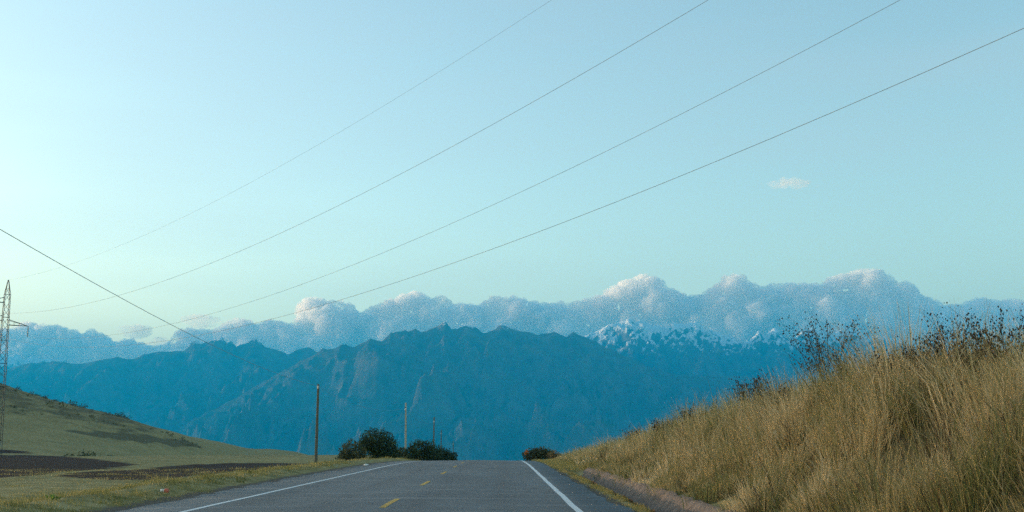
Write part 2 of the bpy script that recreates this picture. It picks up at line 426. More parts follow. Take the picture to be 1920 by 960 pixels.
# ------------------------------------------------------------------ mountains
VALLEY = -650.0
def sil(pts):
    r = np.array([ray(a, b) for a, b in pts]); return r[:, 0] / r[:, 1], r[:, 2] / r[:, 1]
RANGE_MAIN = [(-200, 900), (120, 880), (280, 838), (320, 808), (345, 795), (400, 768), (440, 748), (480, 725), (540, 690), (590, 662), (605, 655), (640, 647), (665, 646), (695, 633), (715, 635), (732, 624), (750, 622), (761, 618), (767, 621), (779, 616), (790, 621), (820, 612), (834, 604), (847, 614), (860, 615), (875, 611), (890, 614), (905, 621), (925, 618), (940, 609), (955, 613), (972, 619), (990, 621), (1007, 626), (1027, 621), (1040, 620), (1062, 630), (1075, 625), (1095, 631), (1150, 656), (1200, 680), (1260, 700), (1300, 706), (1400, 704), (1500, 712), (1700, 730), (1920, 745), (2400, 760)]
RANGE_SNOW = [(800, 700), (1000, 650), (1060, 635), (1085, 629), (1110, 624), (1140, 610), (1165, 602), (1182, 597), (1192, 601), (1200, 596), (1214, 604), (1240, 611), (1262, 604), (1282, 607), (1305, 605), (1325, 614), (1345, 620), (1370, 630), (1395, 640), (1410, 632), (1423, 622), (1433, 628), (1452, 617), (1465, 624), (1480, 634), (1490, 630), (1505, 620), (1530, 618), (1550, 621), (1565, 622), (1580, 620), (1605, 619), (1620, 626), (1660, 632), (1690, 640), (1720, 646), (1760, 650), (1850, 662), (1920, 668), (2400, 690)]
RANGE_LEFT = [(-700, 700), (-300, 705), (-80, 700), (10, 692), (50, 682), (100, 677), (140, 681), (200, 672), (220, 668), (245, 672), (270, 664), (300, 659), (345, 655), (365, 640), (380, 642), (395, 637), (415, 634), (425, 642), (434, 641), (443, 647), (460, 642), (478, 636), (488, 642), (500, 650), (527, 659), (540, 662), (555, 657), (580, 652), (597, 659), (640, 690), (800, 720), (1000, 730)]
RANGE_FAR = [(-700, 660), (-200, 668), (0, 664), (15, 668), (30, 664), (45, 672), (60, 668), (90, 672), (110, 679), (200, 700), (400, 720)]
U = np.arange(-0.66, 0.66, 0.0015)
YS = np.concatenate([np.arange(2600, 6000, 90), np.arange(6000, 18600, 30)])
UU, YY = np.meshgrid(U, YS)
XX = UU * YY
H = np.full(UU.shape, VALLEY) + 60 * fbm(XX / 1500, YY / 1500, 4, 60)
H = H + 430 * sstep(4800, 2600, YY)
snow = np.zeros(UU.shape)
def blur(a, n):
    k = np.hanning(n + 2)[1:-1]; k /= k.sum()
    return np.convolve(np.pad(a, n, mode='edge'), k, 'same')[n:-n]
def add_range(pts, Y0, L, amp, seed, snowline=None, snow_w=350., jag=22, wander=700, fine_amp=70):
    global H, snow
    us, el = sil(pts)
    yr = Y0 + wander * fbm(U * 3.1 + seed, U * 0, 3, seed)
    hr = np.interp(U, us, el) * yr + EYE
    sm = blur(hr, 61)
    hr = hr + 0.75 * (hr - blur(hr, 23))        # crisp rocky tops along the crest
    D = yr[None, :] - YY
    ad = np.abs(D)
    base = hr[None, :] + (sm - hr)[None, :] * sstep(100, 1300, ad)
    base = base + jag * fbm(XX / 130, YY / 130, 4, seed + 7) * (0.35 + sstep(0, 500, ad))
    t = np.clip(ad / L, 0, 1)
    g = 1 - (1 - t) ** 1.55
    wx = XX / 950 + 0.5 * fbm(XX / 2200, YY / 2200, 3, seed + 3)
    sp = ridged(wx, YY / 2600 + 0.15 * fbm(XX / 700, YY / 700, 3, seed + 4), 6, seed + 5)
    m = sstep(60, 1500, ad) * (1 - 0.65 * sstep(0.6, 1.0, t))
    fine = ridged(XX / 330 + 0.4 * fbm(XX / 500, YY / 500, 2, seed + 12), YY / 520, 5, seed + 13) - 1.2
    h = base - np.maximum(base - VALLEY, 0) * g + amp * m * (sp - 1.25) + fine_amp * fine * (0.25 + 0.75 * sstep(0, 350, ad))
    # keep the crest the highest line seen from afar
    h = np.minimum(h, np.where(D > 0, (hr[None, :] - EYE) * YY / yr[None, :] + EYE + (1.0 + jag / 40) * 13 * fbm(XX / 150, YY / 150, 4, seed + 9, 0.65) + 3, 1e9))
    top = h > H
    H = np.where(top, h, H)
    if snowline is not None: snow = np.where(top, sstep(snowline - snow_w, snowline + snow_w, h), snow)
    else: snow = np.where(top, 0.0, snow)
add_range(RANGE_FAR, 17600, 5000, 300, 401, 1050, 260)
add_range(RANGE_LEFT, 13600, 6200, 380, 101, 1215, 170)
add_range(RANGE_SNOW, 14200, 5600, 420, 301, 1120, 300, 60, 400, 130)
add_range(RANGE_MAIN, 11000, 5800, 430, 201, 1130, 110)
me = grid_mesh('mountain_range', XX, YY, H)
attr(me, 'snow', snow)
structure(link('mountain_range', me, M_MOUNT))

# ------------------------------------------------------------------ haze: even, thin air over the whole place
def box_mesh(name, lo, hi):
    v = [(x, y, z) for x in (lo[0], hi[0]) for y in (lo[1], hi[1]) for z in (lo[2], hi[2])]
    f = [(0, 1, 3, 2), (4, 6, 7, 5), (0, 4, 5, 1), (2, 3, 7, 6), (0, 2, 6, 4), (1, 5, 7, 3)]
    return mesh(name, v, f)
m, nt = newmat('thin_blue_haze'); N = NT(nt)
pv = N.n('ShaderNodeVolumePrincipled')
pv.inputs['Color'].default_value = (0.0, 0.52, 1.0, 1)
pv.inputs['Density'].default_value = 7.5e-5
pv.inputs['Anisotropy'].default_value = 0.0
o = N.n('ShaderNodeOutputMaterial'); N.l(pv.outputs[0], o.inputs['Volume'])
hmin, hmax = float(H.min()), float(max(H.max(), GZ.max()))
hz = link('haze', box_mesh('haze', (-12600, -200, hmin - 1.0), (12600, 18700, hmax + 15)), m)
stuff(hz, 'thin blue haze filling the air in front of the mountains', 'haze')

# ------------------------------------------------------------------ clouds behind and above the range
def m_cloud(name, dens, bounce_col=(1.0, 1.0, 1.0)):
    m, nt = newmat(name); N = NT(nt)
    p = N.n('ShaderNodeVolumePrincipled'); p.inputs['Color'].default_value = (*bounce_col, 1)
    p.inputs['Density'].default_value = dens; p.inputs['Anisotropy'].default_value = 0.25
    o = N.n('ShaderNodeOutputMaterial'); N.l(p.outputs[0], o.inputs['Volume']); return m
M_CLOUD = m_cloud('grey_cumulus', 0.008)
M_WISP = m_cloud('thin_cloud', 0.0014)
BANK_Y = 24300.0
def bank_y(px):
    u = ray(px, 650); u = u[0] / u[1]
    return BANK_Y / (1 + 0.40 * u)
_ico = bmesh.new(); bmesh.ops.create_icosphere(_ico, subdivisions=2, radius=1.0)
ICO_V = np.array([v.co for v in _ico.verts]); ICO_F = np.array([[v.index for v in f.verts] for f in _ico.faces]); _ico.free()
cloud_tex = []
for sz in (620.0, 170.0):
    t = bpy.data.textures.new('billow', 'CLOUDS'); t.noise_scale = sz; t.noise_depth = 3; t.noise_basis = 'BLENDER_ORIGINAL'; cloud_tex.append(t)
def build_cloud(label, balls, mat, voxel, disp):
    balls = np.array(balls); ctr = balls[:, :3].mean(0)
    V = (ICO_V[None] * balls[:, None, 3:6] + (balls[:, None, :3] - ctr)).reshape(-1, 3)
    Fc = (ICO_F[None] + (np.arange(len(balls)) * len(ICO_V))[:, None, None]).reshape(-1, 3)
    tmp = bpy.data.objects.new('cloud_form', mesh('cloud_form', V, Fc)); tmp.location = ctr; C.objects.link(tmp)
    r = tmp.modifiers.new('r', 'REMESH'); r.mode = 'VOXEL'; r.voxel_size = voxel; r.use_smooth_shade = True
    for t, st in zip(cloud_tex, disp):
        d = tmp.modifiers.new('d', 'DISPLACE'); d.texture = t; d.texture_coords = 'GLOBAL'; d.strength = st; d.mid_level = 0.5
    bpy.context.view_layer.update()
    ev = tmp.evaluated_get(bpy.context.evaluated_depsgraph_get())
    me = bpy.data.meshes.new_from_object(ev); me.name = 'cloud'; me.materials.clear()
    bpy.data.objects.remove(tmp)
    o = link('cloud', me, mat); o.location = ctr
    return tag(o, label, 'cloud', 'cumulus clouds above the mountains')
def bank_cloud(label, top, base=700, rmin=7, rmax=26, front=0.0):
    px_ = np.array([p[0] for p in top], float); py_ = np.array([p[1] for p in top], float)
    balls = []; x = px_[0]
    while x < px_[-1]:
        r = random.uniform(rmin, rmax); ty = float(np.interp(x, px_, py_))
        e = min(x - px_[0], px_[-1] - x); Y = bank_y(x) + random.uniform(-260, 260); s = Y / F_PX / _cp
        c = at(x, ty + r + random.uniform(0, 2.5), Y); balls.append((*c, r * s, r * s, r * s))
        x += r * random.uniform(0.45, 0.8)
    for row, rr in ((22, 20), (44, 30), (75, 38), (110, 45)):
        x = px_[0]
        while x < px_[-1]:
            ty = float(np.interp(x, px_, py_)) + row
            r = random.uniform(0.6, 1.1) * rr
            if ty + r < base + 40:
                Y = bank_y(x) - front * random.uniform(0, 1) + random.uniform(-300, 300) - row * 3; s = Y / F_PX / _cp
                c = at(x, ty + r * 0.6, Y); balls.append((*c, r * s, r * s, r * s))
            x += r * 0.8
    return build_cloud(label, balls, M_CLOUD, 44.0, (300.0, 200.0))
bank_cloud('broad grey cloud at the far left behind the lattice pylon', [(-120, 622), (-40, 616), (0, 612), (40, 606), (85, 602), (130, 612), (170, 622), (215, 641), (245, 633), (280, 646), (305, 662)])
bank_cloud('low ragged grey cloud over the jagged left peak', [(300, 645), (330, 622), (350, 612), (395, 618), (415, 612), (432, 600), (448, 593), (466, 597), (482, 604), (510, 600), (552, 602)], rmin=5, rmax=16)
bank_cloud('domed cloud tower left of centre with a steep left side', [(551, 590), (558, 572), (576, 562), (600, 555), (640, 557), (662, 570), (682, 582)], rmin=6, rmax=18)
bank_cloud('wide grey cloud above the main mountain peak', [(676, 582), (710, 571), (740, 561), (776, 547), (800, 553), (826, 556), (850, 569), (885, 569), (902, 580)], rmin=6, rmax=20)
bank_cloud('small twin-topped cloud just right of the main peak', [(896, 578), (925, 553), (945, 558), (966, 552), (986, 557), (1012, 572)], rmin=6, rmax=16)
bank_cloud('large rounded cloud dome above the snowy peaks', [(1000, 572), (1060, 563), (1110, 561), (1140, 551), (1165, 531), (1190, 516), (1210, 512), (1236, 521), (1262, 541), (1292, 560)], rmin=6, rmax=24)
bank_cloud('pointed cloud heap to the right of the largest rounded dome', [(1285, 560), (1312, 552), (1340, 535), (1360, 523), (1378, 513), (1400, 523), (1424, 536), (1450, 536)], rmin=6, rmax=20)
bank_cloud('tallest cloud mass at right with a small sunlit tuft on top', [(1440, 535), (1470, 533), (1500, 531), (1540, 528), (1560, 519), (1590, 509), (1618, 503), (1636, 499), (1660, 513), (1677, 527), (1700, 532), (1730, 548), (1768, 564)], rmin=6, rmax=22)
bank_cloud('long low grey cloud at the right edge behind the bank', [(1755, 564), (1800, 561), (1840, 560), (1880, 562), (1930, 563), (2010, 575), (2100, 600)])
def wisp(label, px0, px1, py, ry, n, Y, seed, ragged=1.0):
    rr = random.Random(seed); balls = []
    for k in range(n):
        t = rr.random(); x = px0 + (px1 - px0) * t; w = math.sin(math.pi * (0.08 + 0.84 * t))
        c = at(x, py + rr.uniform(-1, 1) * ry * w * ragged, Y + rr.uniform(-200, 200)); s = Y / F_PX / _cp
        a = rr.uniform(0.5, 1.3) * ry * s * w
        balls.append((*c, a * rr.uniform(1.2, 3.0), a * 2, a * rr.uniform(0.5, 0.9)))
    return build_cloud(label, balls, M_WISP, 36.0, (90.0, 90.0))
wisp('small detached wisp of cloud beside the cable crossing at left', 212, 288, 620, 8, 16, 27500, 3)
wisp('torn cloud scrap above the jagged left peak', 345, 412, 602, 9, 18, 26500, 4)
wisp('tiny cloud scrap low at left between two larger cloud banks', 284, 312, 640, 7, 10, 28500, 5)
wisp('lone thin pinkish cloud high in the right sky', 1412, 1535, 344, 7, 24, 20500, 6, 1.3)

# ------------------------------------------------------------------ wires and lattice pylon
LINE = np.array([126.0, -165.0]); LINE /= np.hypot(*LINE); PERP = np.array([-LINE[1], LINE[0]])    # plan direction of the line, and to its right as seen
PYL = at(2.5, 700, 225.0); PYL_XY = PYL[:2]
PYL_G = float(ground_z(PYL_XY[0], PYL_XY[1]))
def fit_wire(origin, u, pts, anchors=()):
    S, Z, W = [], [], []
    for q in pts:
        d = ray(*q); t, s = np.linalg.solve(np.array([[d[0], -u[0]], [d[1], -u[1]]]), origin); S.append(s); Z.append(EYE + d[2] * t); W.append(1.0)
    for s, z in anchors: S.append(s); Z.append(z); W.append(8.0)
    return np.polyfit(S, Z, 2, w=W)
def wire(name, label, origin, u, poly, s0, s1, rad, group):
    v, f = [], []
    pts = [(*(origin + u * s), float(np.polyval(poly, s))) for s in np.linspace(s0, s1, 60)]
    tube(v, f, pts, rad, 5)
    return tag(make(name, v, f, M_WIRE), label, 'cable', group)
Z_TOP = at(3, 525, 225.0)[2]; Z_ARM_R = at(37, 609, 225.0)[2]
ARM = 4.5
OL, OR = PYL_XY - PERP * ARM, PYL_XY + PERP * ARM
w1 = fit_wire(PYL_XY, LINE, [(1040, 0), (740, 185), (560, 290), (380, 385), (150, 495)], [(0, Z_TOP)])
w2 = fit_wire(OL, LINE, [(1330, 0), (700, 350), (230, 555), (110, 577), (12, 588)])
w3 = fit_wire(OR, LINE, [(1700, 0), (940, 370), (535, 540), (400, 590), (260, 624)], [(0, Z_ARM_R - 2.2)])
w4 = fit_wire(OL, LINE, [(1920, 52), (1000, 440), (560, 584), (380, 627), (300, 641)])
GW = 'high-voltage cables crossing the sky'
wire('overhead_cable', 'faint topmost cable running from the pylon tip across the sky', PYL_XY, LINE, w1, 0, 240, 0.010, GW)
wire('overhead_cable', 'second cable from the top crossing the sky diagonally', OL, LINE, w2, 0, 255, 0.016, GW)
wire('overhead_cable', 'third cable from the top crossing the sky diagonally', OR, LINE, w3, 0, 265, 0.016, GW)
wire('overhead_cable', 'lowest of the diagonal cables, leaving at the right edge', OL, LINE, w4, 0, 275, 0.016, GW)
pyl = empty('lattice_pylon', (PYL_XY[0], PYL_XY[1], PYL_G))
tag(pyl, 'slender steel lattice pylon cut by the left edge of the picture', 'pylon')
P0 = np.array([PYL_XY[0], PYL_XY[1], PYL_G])
def hw(z): return float(np.interp(z, [PYL_G, Z_TOP - 8, Z_TOP - 3.0, Z_TOP], [0.98, 0.58, 0.50, 0.06]))
def corner(z, i):
    a, b = ((1, 1), (1, -1), (-1, -1), (-1, 1))[i]; h = hw(z)
    q = PYL_XY + PERP * a * h + LINE * b * h; return (q[0], q[1], z)
zs = np.concatenate([np.linspace(PYL_G - 0.3, Z_TOP - 3, 22), [Z_TOP - 1.4, Z_TOP]])
for i in range(4):
    v, f = [], []; tube(v, f, [corner(z, i) for z in zs], 0.065, 4); make('leg', v, f, M_STEEL, pyl, P0)
v, f = [], []
for k in range(len(zs) - 1):
    for i in range(4):
        j = (i + 1) % 4
        a, b = (i, j) if k % 2 else (j, i)
        bar(v, f, corner(zs[k], a), corner(zs[k + 1], b), 0.036)
        if k % 3 == 0: bar(v, f, corner(zs[k], i), corner(zs[k], j), 0.036)
make('bracing', v, f, M_STEEL, pyl, P0)
for sgn, zc in ((-1, float(np.polyval(w2, 0))), (1, float(np.polyval(w3, 0))), (-1, float(np.polyval(w4, 0)))):
    za = zc + 2.2; v, f = [], []
    tip = np.array([*(PYL_XY + PERP * sgn * ARM), za])
    h = hw(za)
    roots = [np.array([*(PYL_XY + PERP * sgn * h + LINE * b * h), za]) for b in (-1, 1)]
    ups = [r + np.array([0, 0, 1.05]) for r in roots]
    for r in roots + ups: bar(v, f, r, tip, 0.05)
    for t in (0.3, 0.55, 0.8):
        for r, u_ in zip(roots, ups): bar(v, f, r + (tip - r) * t, u_ + (tip - u_) * t, 0.03)
        bar(v, f, roots[0] + (tip - roots[0]) * t, roots[1] + (tip - roots[1]) * t, 0.03)
    arm = make('cross_arm', v, f, M_STEEL, pyl, P0)
    v, f = [], []; pr, rr = [], []
    for q in range(15):
        z = za - 0.25 - q * 0.13
        pr += [(tip[0], tip[1], z), (tip[0], tip[1], z - 0.05), (tip[0], tip[1], z - 0.07)]; rr += [0.06, 0.15, 0.06]
    tube(v, f, [(tip[0], tip[1], za)] + pr + [(tip[0], tip[1], zc)], [0.03] + rr + [0.03], 8)
    make('insulator', v, f, M_INSUL, arm, P0)

# ------------------------------------------------------------------ roadside poles and their wire
M_CONC = m_plain('pale_concrete_pole', (0.30, 0.31, 0.26), 0.85, 0.2, 5.0)
POLES = [(597, 720, 115.0, 0.17, M_WOOD, 'nearest dark wooden pole standing left of the bushes'),
         (761, 755, 150.0, 0.15, M_CONC, 'pale slender pole rising behind the big dark bush'),
         (814, 782, 215.0, 0.16, M_WOOD, 'third roadside pole, beyond the low bushes at the crest'),
         (827.5, 806, 280.0, 0.16, M_WOOD, 'fourth roadside pole, short and thin above the bushes'),
         (850, 827, 350.0, 0.16, M_WOOD, 'farthest and shortest roadside pole at the road crest')]
tops = []
for px, py, Y, rad, mat, lab in POLES:
    t = at(px, py, Y); g = float(ground_z(t[0], Y)) - 0.4
    lean = np.array([-0.10 if Y == 150 else 0.03, 0, 0])
    p = empty('utility_pole', (t[0] + 0, Y, g)); tag(p, lab, 'pole', 'poles along the left side of the road')
    v, f = [], []
    n = 9; pts = [(t[0] + lean[0] * (k / (n - 1) - 1) * -1 * -1, Y, g + (t[2] - g) * k / (n - 1)) for k in range(n)]
    tube(v, f, pts, [rad * (1 - 0.34 * k / (n - 1)) for k in range(n)], 10)
    sh = make('shaft', v, f, mat, p, (t[0], Y, g), True)
    v, f = [], []
    zt = t[2] - (0.9 if Y > 130 else 0.35)
    tube(v, f, [(t[0], Y - 0.1, zt - 0.28), (t[0], Y - 0.1, zt + 0.28)], 0.05, 6)
    tube(v, f, [(t[0], Y - 0.28, zt), (t[0], Y + 0.02, zt)], 0.025, 6)
    br = make('bracket', v, f, M_STEEL, p, (t[0], Y, g))
    v, f = [], []; q = (t[0], Y - 0.28)
    tube(v, f, [(*q, zt - 0.16), (*q, zt - 0.10), (*q, zt - 0.02), (*q, zt + 0.04), (*q, zt + 0.12), (*q, zt + 0.16)], [0.05, 0.085, 0.06, 0.09, 0.085, 0.03], 8)
    make('insulator', v, f, M_CERAM, br, (t[0], Y, g))
    tops.append(np.array([t[0], Y - 0.28, zt + 0.12]))
o1 = tops[0][:2]; u1 = np.array([-17.3, 30.0]) - o1; u1 /= np.hypot(*u1)
w5 = fit_wire(o1, u1, [(0, 430), (110, 493), (230, 560), (330, 613), (380, 640), (435, 664)], [(0, tops[0][2])])
wire('roadside_cable', 'thick cable dropping from the upper left to the nearest wooden pole', o1, u1, w5, 0, 92, 0.013, 'cables strung on the roadside poles')
v, f = [], []
for a, b in zip(tops[:-1], tops[1:]):
    tube(v, f, [a + (b - a) * t - np.array([0, 0, 4 * 1.1 * t * (1 - t)]) for t in np.linspace(0, 1, 14)], 0.007, 4)
tag(make('roadside_cable', v, f, M_WIRE), 'hair-thin cable linking the tops of the roadside poles', 'cable', 'cables strung on the roadside poles')

# ------------------------------------------------------------------ bushes and the tree by the crest
LEAF_DARK = m_tinted('dark_evergreen_leaves', [(0.0, (0.016, 0.032, 0.014)), (0.6, (0.040, 0.068, 0.028)), (1.0, (0.10, 0.12, 0.045))], 0.2)
LEAF_OLIVE = m_tinted('olive_leaves', [(0.0, (0.026, 0.042, 0.020)), (0.55, (0.075, 0.090, 0.040)), (1.0, (0.19, 0.16, 0.075))], 0.2)
LEAF_ORANGE = m_tinted('orange_leaves', [(0.0, (0.42, 0.14, 0.03)), (1.0, (0.62, 0.26, 0.06))], 0.2)
def leaves(blobs, n, size, seed):
    r = np.random.default_rng(seed); b = np.array(blobs)
    w = (b[:, 3] * b[:, 4] * b[:, 5]) ** (2 / 3); k = r.choice(len(b), n, p=w / w.sum())
    d = r.normal(size=(n, 3)); d /= np.linalg.norm(d, axis=1)[:, None]
    rad = r.random(n) ** 0.30
    lump = 1 + 0.30 * fbm(d[:, 0] * 2.3 + k, d[:, 2] * 2.3 + d[:, 1] * 1.7, 3, seed)
    gap = fbm(d[:, 0] * 4.0 + k * 3, d[:, 2] * 4.0 + d[:, 1] * 3.1, 2, seed + 5) > -0.42
    rad = np.where(gap, rad, rad * 0.72)
    p = b[k, :3] + d * b[k, 3:6] * (rad * lump)[:, None]
    a = r.normal(size=(n, 3)) + d * 0.4; a /= np.linalg.norm(a, axis=1)[:, None]
    c = np.cross(a, r.normal(size=(n, 3))); c /= np.linalg.norm(c, axis=1)[:, None]
    s = size * r.uniform(0.6, 1.35, n)[:, None]
    V = np.stack([p - a * s, p + c * s * 0.45 + a * s * 0.1, p + a * s, p - c * s * 0.45 + a * s * 0.1], 1).reshape(-1, 3)
    Fc = np.arange(4 * n).reshape(n, 4)
    t = np.clip(0.45 + 0.35 * fbm(p[:, 0] * 1.1, p[:, 2] * 1.1 + p[:, 1], 2, seed + 8) + r.normal(0, 0.18, n), 0, 1)
    return V, Fc, np.repeat(t, 4)
def bush(name, label, cat, loc, blobs, n, size, mat, seed, group=None, stems=4, trunk_r=0.06):
    root = empty(name, loc); tag(root, label, cat, group)
    v, f = [], []; rr = random.Random(seed)
    for k in range(stems):
        b = blobs[k % len(blobs)]
        e = Vector((b[0] + rr.uniform(-.3, .3) * b[3], b[1] + rr.uniform(-.3, .3) * b[4], b[2] + 0.35 * b[5]))
        m_ = Vector((e.x * 0.35 + rr.uniform(-.08, .08), e.y * 0.35, e.z * 0.5))
        tube(v, f, [(0.05 * k - 0.08, 0, -0.3), m_, e], [trunk_r, trunk_r * 0.7, trunk_r * 0.25], 6)
        for q in range(4):
            s = m_.lerp(e, rr.uniform(0.2, 0.9)); d = Vector((rr.uniform(-1, 1), rr.uniform(-1, 1), rr.uniform(0.0, 1))) * 0.75 * b[3]
            tube(v, f, [s, s + d * 0.5 + Vector((0, 0, 0.06)), s + d], [trunk_r * 0.35, trunk_r * 0.22, 0.008], 5)
    make('trunk', v, f, M_BARK, root)
    V, Fc, t = leaves(blobs, n, size, seed)
    me = mesh('crown', V, Fc); attr(me, 'tint', t); link('crown', me, mat, root)
    return root
def spot(px, Y):
    p = at(px, 850, Y); return float(p[0]), Y, float(ground_z(p[0], Y)) - 0.05
GB = 'bushes beside the road at the crest'
x, y, z = spot(707, 108); h = at(707, 803, 108)[2] - z
bush('roadside_tree', 'big round-topped dark green tree-like bush left of the road', 'tree', (x, y, z),
     [(-0.1, 0, h - 1.25, 1.75, 1.6, 1.2), (-0.95, 0, h - 1.75, 1.0, 1.1, 0.85), (0.75, 0.1, h - 2.1, 1.5, 1.4, 1.35), (1.1, 0, h - 2.9, 1.35, 1.3, 1.2), (0.3, 0, h - 2.9, 1.2, 1.2, 1.2)], 9000, 0.105, LEAF_DARK, 11, GB, 5, 0.10)
x, y, z = spot(661, 100); h = at(661, 826, 100)[2] - z
bush('roadside_bush', 'small loose olive bush left of the big dark tree', 'bush', (x, y, z),
     [(0, 0, h - 0.95, 1.15, 1.1, 0.95), (-0.55, 0, h - 1.5, 0.9, 0.9, 0.8), (0.5, 0, h - 1.6, 1.0, 0.9, 0.9), (0, 0, 0.5, 1.2, 1.0, 0.7)], 4200, 0.10, LEAF_OLIVE, 12, GB)
x, y, z = spot(788, 122); h = at(788, 823, 122)[2] - z
bush('roadside_bush', 'middle-sized dark bush right of the big tree, under the pale pole', 'bush', (x, y, z),
     [(0.1, 0, h - 1.1, 1.5, 1.3, 1.1), (-1.3, 0, h - 1.7, 1.2, 1.1, 0.9), (1.2, 0, h - 1.6, 1.2, 1.1, 1.0), (0, 0, h - 2.2, 2.0, 1.3, 1.1)], 6000, 0.11, LEAF_DARK, 13, GB)
x, y, z = spot(832, 132); h = at(832, 838, 132)[2] - z
bush('roadside_bush', 'low dark bush touching the road edge at the crest', 'bush', (x, y, z),
     [(-0.3, 0, h - 0.9, 1.2, 1.1, 0.9), (0.75, 0, h - 1.3, 0.9, 0.9, 0.8), (-1.1, 0, h - 1.2, 1.0, 0.9, 0.9), (0.2, 0, h - 1.8, 1.5, 1.1, 0.9)], 4500, 0.11, LEAF_DARK, 14, GB)
x, y, z = spot(745, 112); h = at(745, 836, 112)[2] - z
bush('dry_bush', 'thin brownish shrub between the big tree and the middle bush', 'bush', (x, y, z),
     [(0, 0, h - 0.7, 0.8, 0.7, 0.7), (0.4, 0, h - 1.3, 0.9, 0.7, 0.8)], 1400, 0.08, LEAF_OLIVE, 15, GB)
x, y, z = spot(1010, 104); h = at(1010, 838, 104)[2] - z
rb = bush('roadside_bush', 'low green bush at the right of the crest with orange leaves', 'bush', (x, y, z),
     [(0, 0, h - 0.55, 1.0, 0.8, 0.55), (-0.75, 0, h - 0.75, 0.8, 0.7, 0.5), (0.8, 0, h - 0.7, 0.75, 0.7, 0.55), (0, 0, h - 1.0, 1.5, 0.9, 0.6)], 3600, 0.09, LEAF_OLIVE, 16, GB)
V, Fc, t = leaves([(-1.12, -0.5, h - 0.42, 0.16, 0.16, 0.26), (-1.25, -0.5, h - 0.6, 0.12, 0.12, 0.15)], 160, 0.06, 17)
me = mesh('orange_leaves', V, Fc); attr(me, 'tint', t); link('orange_leaves', me, LEAF_ORANGE, rb)
x, y, z = spot(1038, 100); h = at(1038, 843, 100)[2] - z
bush('dry_bush', 'small straw-coloured shrub right of the bush with orange leaves', 'bush', (x, y, z),
     [(0, 0, h - 0.5, 0.6, 0.6, 0.5), (0.5, 0, h - 0.8, 0.7, 0.6, 0.5)], 1000, 0.07,
     m_tinted('straw_leaves', [(0.0, (0.10, 0.07, 0.03)), (1.0, (0.34, 0.24, 0.10))]), 18, GB)

# ------------------------------------------------------------------ grass
DRY = m_tinted('dry_bank_grass', [(0.0, (0.09, 0.065, 0.040)), (0.2, (0.17, 0.20, 0.065)), (0.42, (0.40, 0.32, 0.15)), (0.75, (0.62, 0.50, 0.29)), (1.0, (0.74, 0.64, 0.44))], 0.45)
SHORT = m_tinted('short_verge_grass', [(0.0, (0.13, 0.14, 0.045)), (0.4, (0.29, 0.26, 0.09)), (0.75, (0.38, 0.32, 0.15)), (1.0, (0.46, 0.40, 0.22))], 0.45)
def blades(x, y, hgt, wid, lean, tint_, r, curl=0.35):
    n = len(x); z = ground_z(x, y) - 0.03
    base = np.stack([x, y, z], 1)
    ang = r.uniform(0, 2 * np.pi, n); la = r.uniform(0, 2 * np.pi, n)
    wv = np.stack([np.cos(ang), np.sin(ang), np.zeros(n)], 1) * wid[:, None]
    ld = np.stack([np.cos(la), np.sin(la), np.zeros(n)], 1) * (lean * r.uniform(0.2, 1.0, n) * hgt)[:, None]
    ld = ld + np.stack([-0.10 * hgt, -0.04 * hgt, np.zeros(n)], 1)
    up = np.stack([np.zeros(n), np.zeros(n), hgt], 1)
    mid = base + up * 0.55 + ld * curl; tip = base + up * (1 - 0.12 * lean)[:, None] + ld
    V = np.stack([base - wv, base + wv, mid + wv * 0.75, mid - wv * 0.75, tip + wv * 0.25, tip - wv * 0.25], 1).reshape(-1, 3)
    i = np.arange(n)[:, None] * 6
    Fc = np.concatenate([i + np.array([[0, 1, 2, 3]]), i + np.array([[3, 2, 4, 5]])], 1).reshape(-1, 4)
    return V, Fc, np.repeat(np.clip(tint_, 0, 1), 6)
def grass(name, label, mat, sets):
    Vs, Fs, Ts, b = [], [], [], 0
    for V, Fc, t in sets: Vs.append(V); Fs.append(Fc + b); Ts.append(t); b += len(V)
    me = mesh(name, np.concatenate(Vs), np.concatenate(Fs)); attr(me, 'tint', np.concatenate(Ts))
    return stuff(link(name, me, mat), label, 'grass')
sets = []
